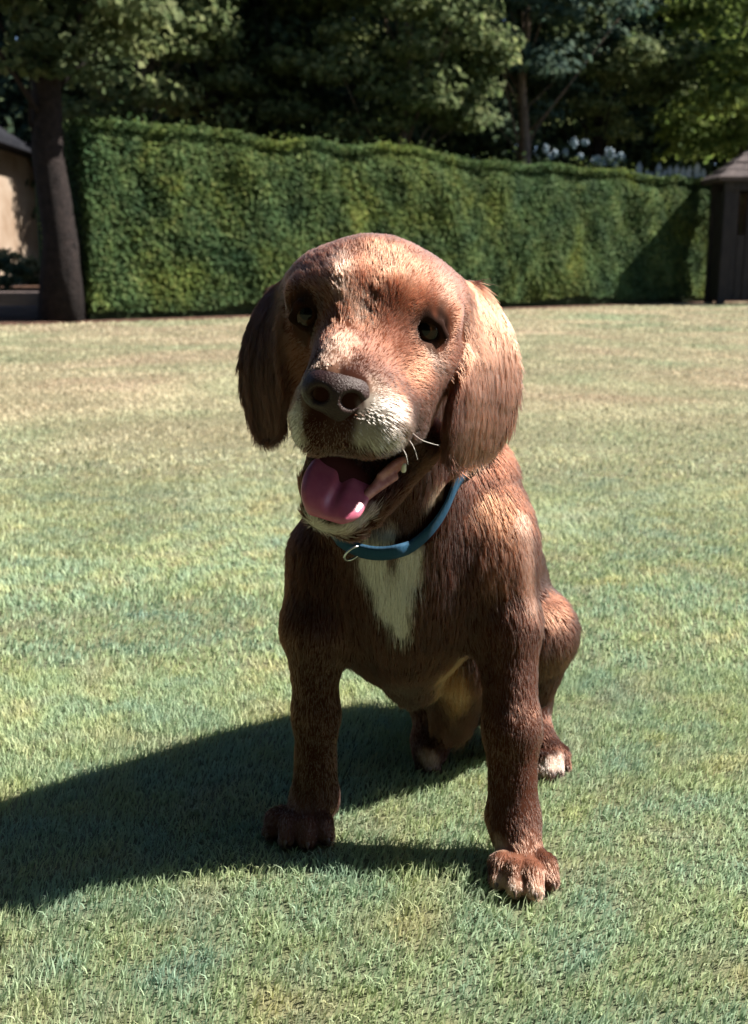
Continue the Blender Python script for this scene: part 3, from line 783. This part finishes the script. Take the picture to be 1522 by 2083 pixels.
def coat_mat(name, hair):
    m = bpy.data.materials.new(name); m.use_nodes = True; t = m.node_tree
    at = t.nodes.new('ShaderNodeAttribute'); at.attribute_name = 'coat'
    if hair:
        t.nodes.remove(t.nodes['Principled BSDF'])
        h = t.nodes.new('ShaderNodeBsdfHairPrincipled'); h.model = 'CHIANG'; h.parametrization = 'COLOR'
        h.inputs['Roughness'].default_value = .42; h.inputs['Radial Roughness'].default_value = .7
        h.inputs['Coat'].default_value = 0.0; h.inputs['IOR'].default_value = 1.45
        t.links.new(at.outputs[0], h.inputs['Color'])
        t.links.new(h.outputs[0], t.nodes['Material Output'].inputs[0])
    else:
        b = t.nodes['Principled BSDF']; b.inputs['Roughness'].default_value = .9; b.inputs['Specular IOR Level'].default_value = .05
        t.links.new(at.outputs[0], b.inputs['Base Color'])
    return m
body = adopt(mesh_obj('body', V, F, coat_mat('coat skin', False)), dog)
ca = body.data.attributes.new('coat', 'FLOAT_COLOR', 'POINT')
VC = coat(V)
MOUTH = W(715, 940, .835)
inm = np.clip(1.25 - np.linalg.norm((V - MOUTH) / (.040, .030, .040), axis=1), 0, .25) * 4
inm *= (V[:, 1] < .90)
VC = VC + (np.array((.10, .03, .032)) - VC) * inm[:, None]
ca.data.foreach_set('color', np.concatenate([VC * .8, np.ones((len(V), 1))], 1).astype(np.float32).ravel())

# ---- other parts
def sdf_part(name, build, h, mat):
    b = Body(); build(b); v, f = b.mesh(h)
    return adopt(mesh_obj(name, v, f, mat), dog)
nm = NT('nose leather', .38, .25); nm.color((.030, .0135, .012)); nm.bump(nm.noise(650, 3, .6, nm.pos()), .9, .0012)
def nose_b(b):
    b.ell(W(683, 800, .764), (.0245, .018, .0165), [unit((1, 0, -.16)), (0, 1, 0), unit((.16, 0, 1))], k=.006)
    b.ell(W(690, 778, .772), (.0215, .020, .011), [unit((1, 0, -.16)), (0, 1, 0), unit((.16, 0, 1))], k=.008)
    b.cone((688, 830, .758, 22), (700, 890, .768, 13), .008)
    b.ell(W(648, 805, .748), (.0074, .011, .0060), k=.004, sub=True)
    b.ell(W(716, 817, .748), (.0074, .011, .0060), k=.004, sub=True)
    b.cone((619, 816, .756, 9), (640, 812, .746, 8), .003, sub=True)
    b.cone((749, 823, .758, 9), (726, 822, .746, 8), .003, sub=True)
    b.wcone(W(684, 825, .742), .0014, W(690, 890, .752), .0014, .003, sub=True)
sdf_part('nose', nose_b, .0010, nm.m)
tm = NT('tongue', .26, .5); tp = tm.pos()
tm.color(tm.ramp(tm.noise(60, 3, vec=tp), [(.3, (.36, .075, .145)), (.7, (.46, .13, .20))])); tm.bump(tm.noise(1400, 2, vec=tp), .3, .0006)
tm.b.inputs['Subsurface Weight'].default_value = .15; tm.b.inputs['Subsurface Radius'].default_value = (.006, .002, .002)
def tongue_b(b):
    w = jw
    rows = np.array([(738, 905, .915, .012, .006), (708, 947, .880, .0205, .0050), (688, 982, .853, .0240, .0045), (677, 1012, .837, .0235, .0042), (669, 1034, .830, .0195, .0042), (664, 1050, .829, .011, .004)])
    tt = np.linspace(0, 5, 26); rows = np.stack([np.convolve(np.pad(np.interp(tt, np.arange(6), rows[:, c]), 3, mode='edge'), np.ones(7) / 7, 'valid') for c in range(5)], 1)
    b.strip([(W(*r_[:3]), w, r_[3], r_[4]) for r_ in rows], k=.006)
    b.cone((710, 945, .870, 4), (668, 1040, .8195, 4), .008, sub=True)
sdf_part('tongue', tongue_b, .0012, tm.m)
lm = NT('lip skin', .4, .4); lm.color(lm.ramp(lm.noise(120, 3, vec=lm.pos()), [(.35, (.34, .11, .10)), (.65, (.52, .24, .22))]))
def fold_b(b):
    fw = unit((.35, .25, .9))
    b.strip([(W(740, 1014, .850), fw, .001, .0026), (W(768, 985, .862), fw, .002, .0028), (W(798, 955, .872), fw, .0025, .0028), (W(822, 938, .880), fw, .002, .0026)], k=.006)
    b.cone((745, 1010, .852, 5), (805, 972, .870, 6), .005); b.cone((772, 966, .862, 4), (815, 934, .876, 5), .004)
sdf_part('lip_fold', fold_b, .0012, lm.m)
thm = NT('tooth', .25, .5).color((.7, .66, .55)).m
def tooth_b(b):
    b.cone((821, 956, .862, 6), (823, 946, .861, 4), .003)
sdf_part('tooth', tooth_b, .0007, thm)
em = NT('eye', .04, .45)
def eye_mat(c, r):
    nt = NT('eye', .05, .24); v = nt.n('VectorMath'); v.operation = 'DISTANCE'
    nt.l(nt.pos(), v.inputs[0]); look = np.array((0, 0, CAM_H)) - c; v.inputs[1].default_value = tuple(c + unit(unit(look) + np.array((-.12, 0, .0))) * r)
    mr = nt.n('MapRange'); mr.inputs['From Max'].default_value = r; nt.l(v.outputs['Value'], mr.inputs[0])
    nt.color(nt.ramp(mr.outputs[0], [(.0, (.003, .002, .002)), (.34, (.003, .002, .002)), (.42, (.050, .021, .009)), (.70, (.026, .011, .005)), (.78, (.010, .006, .005))]))
    return nt.m
def ball(c, r, mat, name, n=20):
    vs, fs = [], []
    for i in range(n + 1):
        th = math.pi * i / n
        for j in range(2 * n):
            ph = math.pi * j / n
            vs.append((c[0] + r * math.sin(th) * math.cos(ph), c[1] + r * math.sin(th) * math.sin(ph), c[2] + r * math.cos(th)))
    for i in range(n):
        for j in range(2 * n):
            a, b = i * 2 * n + j, i * 2 * n + (j + 1) % (2 * n); fs.append((a, a + 2 * n, b + 2 * n, b))
    return mesh_obj(name, vs, fs, mat)
for c, r in EYES:
    adopt(ball(c, r, eye_mat(c, r), 'eye'), dog)

clm = NT('claw', .4, .4).color((.10, .065, .050)).m
for a, b, r in CLAWS:
    v_, f_ = tube([a, a * .5 + b * .5 + Z * r * .7, b], [r, r * .8, r * .2], 8)
    adopt(mesh_obj('claw', v_, f_, clm), dog)
# ---- collar: a webbing band laid round the neck
CC = W(805, 965, 1.04)
A1, B1 = W(768, 1126, .975), W(918, 955, 1.045)
cn = unit(np.cross(A1 - CC, B1 - CC))
if cn[2] < 0: cn = -cn
cu = unit(A1 - CC); cv = np.cross(cn, cu)
bodyf = [p for p in B.prims[:NB_BODY] if not p['sub']]
def torso_d(P):
    d = np.full(len(P), .2)
    for p in bodyf[:7]:
        di = p['f'](P); e = np.maximum(p['k'] - np.abs(di - d), 0) / p['k']; d = np.minimum(d, di) - e * e * p['k'] * .25
    return d
NA = 96; ang = np.arange(NA) * 2 * math.pi / NA
rad = np.zeros(NA); rr = np.linspace(.02, .16, 141)
for i, a in enumerate(ang):
    d = math.cos(a) * cu + math.sin(a) * cv
    q = torso_d(CC + rr[:, None] * d); o = np.argmax(q > 0)
    rad[i] = rr[o] if q[o] > 0 else .12
rad = np.convolve(np.concatenate([rad[-6:], rad, rad[:6]]), np.ones(9) / 9, 'same')[6:-6]
fr = []
for p in [(918, 950), (915, 972), (903, 1012), (876, 1060), (840, 1098), (802, 1122), (766, 1128), (736, 1112), (716, 1086)]:
    q = hit(*p) - CC; fr.append((math.atan2(q @ cv, q @ cu), math.hypot(q @ cu, q @ cv), q @ cn))
fr = np.array(sorted(fr)); hgt = np.interp(ang, fr[:, 0], fr[:, 2], left=0, right=0)
an2 = (ang + math.pi) % (2 * math.pi) - math.pi
inn = (an2 >= fr[0, 0]) & (an2 <= fr[-1, 0]); edge = np.clip(np.minimum(an2 - fr[0, 0], fr[-1, 0] - an2) / .25, 0, 1) * inn
hgt = np.where(inn, np.interp(an2, fr[:, 0], fr[:, 2]), np.where(an2 < fr[0, 0], fr[0, 2], fr[-1, 2]))
far = np.where(an2 < 0, fr[0, 0] - an2, an2 - fr[-1, 0]); hgt = hgt * np.where(inn, 1, np.clip(1 - far / .8, 0, 1))
rin = np.interp(an2, fr[:, 0], fr[:, 1]); rad = np.where(inn, rin, np.where(an2 < 0, fr[0, 1], fr[-1, 1]) * np.clip(1 - far / .6, 0, 1) + rad * np.clip(far / .6, 0, 1))
sm = lambda a: np.convolve(np.concatenate([a[-6:], a, a[:6]]), np.ones(11) / 11, 'same')[6:-6]
rad, hgt = sm(rad), sm(hgt)
COLLAR_P = CC + hgt[:, None] * cn + (rad[:, None]) * (np.cos(ang)[:, None] * cu + np.sin(ang)[:, None] * cv)
vs, fs = [], []
prof = [(.0040, -.0095), (.0080, -.0090), (.0086, 0), (.0080, .0090), (.0040, .0095), (.0020, 0)]
for i, a in enumerate(ang):
    d = math.cos(a) * cu + math.sin(a) * cv
    for (o, zz) in prof: vs.append(CC + (rad[i] + o) * d + cn * (zz + hgt[i]))
m = len(prof)
for i in range(NA):
    for j in range(m):
        a, b = i * m + j, i * m + (j + 1) % m; c2, d2 = ((i + 1) % NA) * m + j, ((i + 1) % NA) * m + (j + 1) % m
        fs.append((a, b, d2, c2))
cm = NT('blue webbing', .75, .2); wv = cm.n('TexWave'); wv.inputs['Scale'].default_value = 260
cm.l(cm.pos(), wv.inputs['Vector']); cm.color(cm.mix(wv.outputs[0], (.008, .042, .085), (.012, .060, .115))); cm.bump(wv.outputs[0], .5, .0006)
collar = adopt(mesh_obj('collar', vs, fs, cm.m), dog)
collar['label'] = 'blue webbing collar round the neck'
mm = NT('steel', .25, .5).color((.55, .55, .56)); mm.b.inputs['Metallic'].default_value = 1.0
def torus(c, n, R0, r0, mat, name, na=28, nb=8):
    n = unit(n); u = unit(np.cross(n, (0.3, 0.2, 1))); v = np.cross(n, u); vs, fs = [], []
    for i in range(na):
        a = 2 * math.pi * i / na; d = math.cos(a) * u + math.sin(a) * v
        for j in range(nb):
            b = 2 * math.pi * j / nb; vs.append(c + (R0 + r0 * math.cos(b)) * d + r0 * math.sin(b) * n)
    for i in range(na):
        for j in range(nb):
            fs.append((i * nb + j, i * nb + (j + 1) % nb, ((i + 1) % na) * nb + (j + 1) % nb, ((i + 1) % na) * nb + j))
    return mesh_obj(name, vs, fs, mat)
k0 = 3
ring = torus(CC + hgt[-k0] * cn + (rad[-k0] + .011) * (math.cos(ang[-k0]) * cu + math.sin(ang[-k0]) * cv), unit(cu + .8 * X), .0095, .0011, mm.m, 'collar_ring')
ring.parent = collar

# ---- fur: short strands following the lie of the coat
def hair(name, P, N, flow, ln, col, rad0, lift, parent, mat, npt=5, wav=.12):
    n = len(P)
    tdir = flow - (flow * N).sum(1)[:, None] * N
    tdir /= np.linalg.norm(tdir, axis=1)[:, None] + 1e-9
    tdir += wav * np.stack([wob(P, 260, 3), wob(P, 260, 4), wob(P, 260, 2)], 1) + RNG.normal(0, .10, (n, 3))
    tdir -= (tdir * N).sum(1)[:, None] * N * .9
    tdir /= np.linalg.norm(tdir, axis=1)[:, None] + 1e-9
    pts = np.zeros((n, npt, 3)); p = P - N * .0004; pts[:, 0] = p
    for i in range(1, npt):
        l = (lift + .12 * np.clip((.012 - ln) / .008, 0, 1)) * (1 - .75 * (i - 1) / (npt - 1)) * (1 + .4 * wob(P, 400, 1))
        d = tdir + N * l[:, None] + np.array((0, 0, -.10)) * i / npt
        d /= np.linalg.norm(d, axis=1)[:, None]
        p = p + d * (ln / (npt - 1))[:, None]; pts[:, i] = p
    pts[:, :, 2] = np.maximum(pts[:, :, 2], .002)
    hc = bpy.data.hair_curves.new(name)
    hc.add_curves([npt] * n)
    hc.attributes['position'].data.foreach_set('vector', pts.astype(np.float32).ravel())
    prof = np.array([1.0, .95, .8, .55, .15, .1])[:npt] if npt <= 6 else np.linspace(1, .15, npt)
    ra = hc.attributes.get('radius') or hc.attributes.new('radius', 'FLOAT', 'POINT')
    ra.data.foreach_set('value', (rad0[:, None] * prof[None]).astype(np.float32).ravel())
    at = hc.attributes.new('coat', 'FLOAT_COLOR', 'CURVE')
    at.data.foreach_set('color', np.concatenate([col, np.ones((n, 1))], 1).astype(np.float32).ravel())
    hc.materials.append(mat)
    o = bpy.data.objects.new(name, hc); COL.objects.link(o)
    return adopt(o, parent)
TA, TB, TC = V[_tri[:, 0]], V[_tri[:, 1]], V[_tri[:, 2]]
cr = np.cross(TB - TA, TC - TA); ar = np.linalg.norm(cr, axis=1) / 2; tn = cr / (2 * ar[:, None] + 1e-12)
cen = (TA + TB + TC) / 3
dens = ar * (1 + 2.2 * (np.linalg.norm(cen - HEADC, axis=1) < .14))
NS = 360000
ti = RNG.choice(len(ar), NS, p=dens / dens.sum())
u, v = RNG.random(NS), RNG.random(NS); sw = u + v > 1; u[sw], v[sw] = 1 - u[sw], 1 - v[sw]
HP = TA[ti] + u[:, None] * (TB - TA)[ti] + v[:, None] * (TC - TA)[ti]
# smooth normals
vn = np.zeros_like(V)
for k in range(3): np.add.at(vn, _tri[:, k], cr)
vn /= np.linalg.norm(vn, axis=1)[:, None] + 1e-12
HN = vn[_tri[ti, 0]] + vn[_tri[ti, 1]] + vn[_tri[ti, 2]]; HN /= np.linalg.norm(HN, axis=1)[:, None] + 1e-12
fl, ln = B.weights(HP)
keep = np.ones(NS, bool)
keep &= ~((np.linalg.norm((HP - MOUTH) / (.040, .030, .040), axis=1) < 1.15) & (HP[:, 1] < .90))
for c, r in EYES: keep &= np.linalg.norm(HP - c, axis=1) > r * 1.06
keep &= np.linalg.norm((HP - W(683, 800, .764)) / (.0245, .02, .018), axis=1) > 1.02
dcol = np.full(NS, 1.0)
for i in range(0, NA, 2): dcol = np.minimum(dcol, np.linalg.norm(HP - COLLAR_P[i], axis=1))
keep &= dcol > .0135
keep &= HP[:, 2] > .004
HP, HN, fl, ln, dcol = HP[keep], HN[keep], fl[keep], ln[keep], dcol[keep]
ln = ln * RNG.uniform(.6, 1.25, len(ln)) * (1 + .35 * wob(HP, 150, 3))
for c, r in EYES: ln *= np.clip((np.linalg.norm(HP - c, axis=1) - r) / .015, .3, 1)
ln *= np.clip((np.linalg.norm(HP - W(683, 800, .764), axis=1) - .015) / .03, .5, 1)
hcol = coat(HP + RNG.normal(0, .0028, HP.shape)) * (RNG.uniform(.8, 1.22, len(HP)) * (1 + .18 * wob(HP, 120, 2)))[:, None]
fur_mat = coat_mat('coat hair', True)
hair('fur', HP, HN, fl, ln, np.clip(hcol, .004, .9), (.00022 - .00007 * (np.linalg.norm(HP - HEADC, axis=1) < .10)) * RNG.uniform(.7, 1.3, len(HP)), .22, dog, fur_mat)
# feathering: longer locks on the ears, chest and the backs of the legs
# ---- whiskers
wp = []
for (a, b, c) in [((836, 878, .80), (860, 896, .79), (893, 906, .80)), ((830, 892, .80), (842, 910, .79), (850, 935, .79)), ((815, 905, .795), (826, 925, .785), (830, 945, .785)),
                  ((600, 880, .79), (585, 895, .785), (572, 915, .79)), ((606, 895, .79), (596, 915, .785), (590, 935, .79))]:
    wp.append([W(*a), W(*b), W(*c)])
hw_ = bpy.data.hair_curves.new('whiskers'); hw_.add_curves([3] * len(wp))
hw_.attributes['position'].data.foreach_set('vector', np.array(wp, np.float32).ravel())
(hw_.attributes.get('radius') or hw_.attributes.new('radius', 'FLOAT', 'POINT')).data.foreach_set('value', np.tile(np.array([.00025, .0002, .00008], np.float32), len(wp)))
hw_.materials.append(NT('whisker', .4).color((.75, .72, .68)).m)
wo = bpy.data.objects.new('whiskers', hw_); COL.objects.link(wo); adopt(wo, dog)
# ------------------------------------------------------------------ grass blades on the lawn
gl = NT('grass blade', .7, .15); gpz = gl.pos()
gcol = lawn_color(gl, gpz)
rpi = gl.n('NewGeometry').outputs['Random Per Island']
gcol = gl.mix(1.0, gcol, gl.ramp(rpi, [(0, (1.34, 1.44, 1.50)), (.55, (1.55, 1.62, 1.68)), (1, (1.85, 1.82, 1.82))]), 'MULTIPLY')
gl.color(gcol)
gtr = gl.n('BsdfTranslucent'); gl.l(gcol, gtr.inputs[0])
gmx = gl.n('MixShader'); gmx.inputs[0].default_value = .45
gl.l(gl.b.outputs[0], gmx.inputs[1]); gl.l(gtr.outputs[0], gmx.inputs[2]); gl.l(gmx.outputs[0], gl.t.nodes['Material Output'].inputs[0])
def lawn(y0, y1, dens, hgt, wid, seed, k=.46, m=.28):
    g = np.random.default_rng(seed)
    area = (y1 - y0) * 2 * (k * (y0 + y1) / 2 + m); n = int(area * dens)
    hw0, hw1 = k * y0 + m, k * y1 + m
    y = np.sqrt(g.random(n) * (hw1 ** 2 - hw0 ** 2) + hw0 ** 2); y = (y - m) / k
    x = (g.random(n) * 2 - 1) * (k * y + m)
    P = np.stack([x, y, np.zeros(n)], 1)
    if y0 < 2:
        q = P + (0, 0, .008); d = np.full(n, .1)
        for p in B.prims:
            if p['sub'] or p['lo'][2] > .06: continue
            mk = ((q[:, :2] > p['lo'][:2] - .01) & (q[:, :2] < p['hi'][:2] + .01)).all(1)
            if mk.any(): d[mk] = np.minimum(d[mk], p['f'](q[mk]))
        P = P[d > .003]; n = len(P)
    else:
        sd = (P[:, 0] - HA[0]) * hn[0] + (P[:, 1] - HA[1]) * hn[1]     # in front of the hedge bed
        P = P[(sd > .16) | (P[:, 0] < -3.9) & (P[:, 1] < 13.3)]; n = len(P)
    a = g.random(n) * 6.283; h = hgt * g.uniform(.55, 1.3, n) * (1 + .3 * vnoise(P, 14, 5)); w = wid * g.uniform(.7, 1.3, n)
    d = np.stack([np.cos(a), np.sin(a), np.zeros(n)], 1); ld = a * .35 + vnoise(P, 5, 9) * 2.2 + g.normal(0, .9, n)
    lean = np.stack([np.cos(ld), np.sin(ld), np.zeros(n)], 1) * (h * g.uniform(.15, .95, n))[:, None]
    zz = np.array((0, 0, 1.0))
    b0, b1 = P - d * w[:, None] * .5, P + d * w[:, None] * .5
    mc = P + lean * .35 + zz * (h * .6)[:, None]
    v = np.stack([b0, b1, mc - d * w[:, None] * .42, mc + d * w[:, None] * .42, P + lean + zz * (h * .95)[:, None]], 1).reshape(-1, 3)
    i = np.arange(n)[:, None] * 5
    return v, np.concatenate([i + [0, 1, 3], i + [0, 3, 2], i + [2, 3, 4]])
vv, ff, o = [], [], 0
for args in [(.5, 1.5, 92000, .0115, .0015, 1, .46, .42), (1.5, 3.0, 24000, .0120, .0028, 2, .46, .75), (3.0, 6.0, 4000, .011, .006, 3, .6, .9),
             (6.0, 10.5, 1050, .012, .012, 4, .75, 1.0), (10.5, 20.5, 230, .014, .028, 5, .9, 1.0)]:
    v, f = lawn(*args); vv.append(v); ff.append(f + o); o += len(v)
tag(mesh_obj('grass', np.concatenate(vv), np.concatenate(ff), gl.m, None, False), 'short sunlit mown grass of the lawn', 'grass', kind='stuff')
print('grass tris', sum(map(len, ff)))
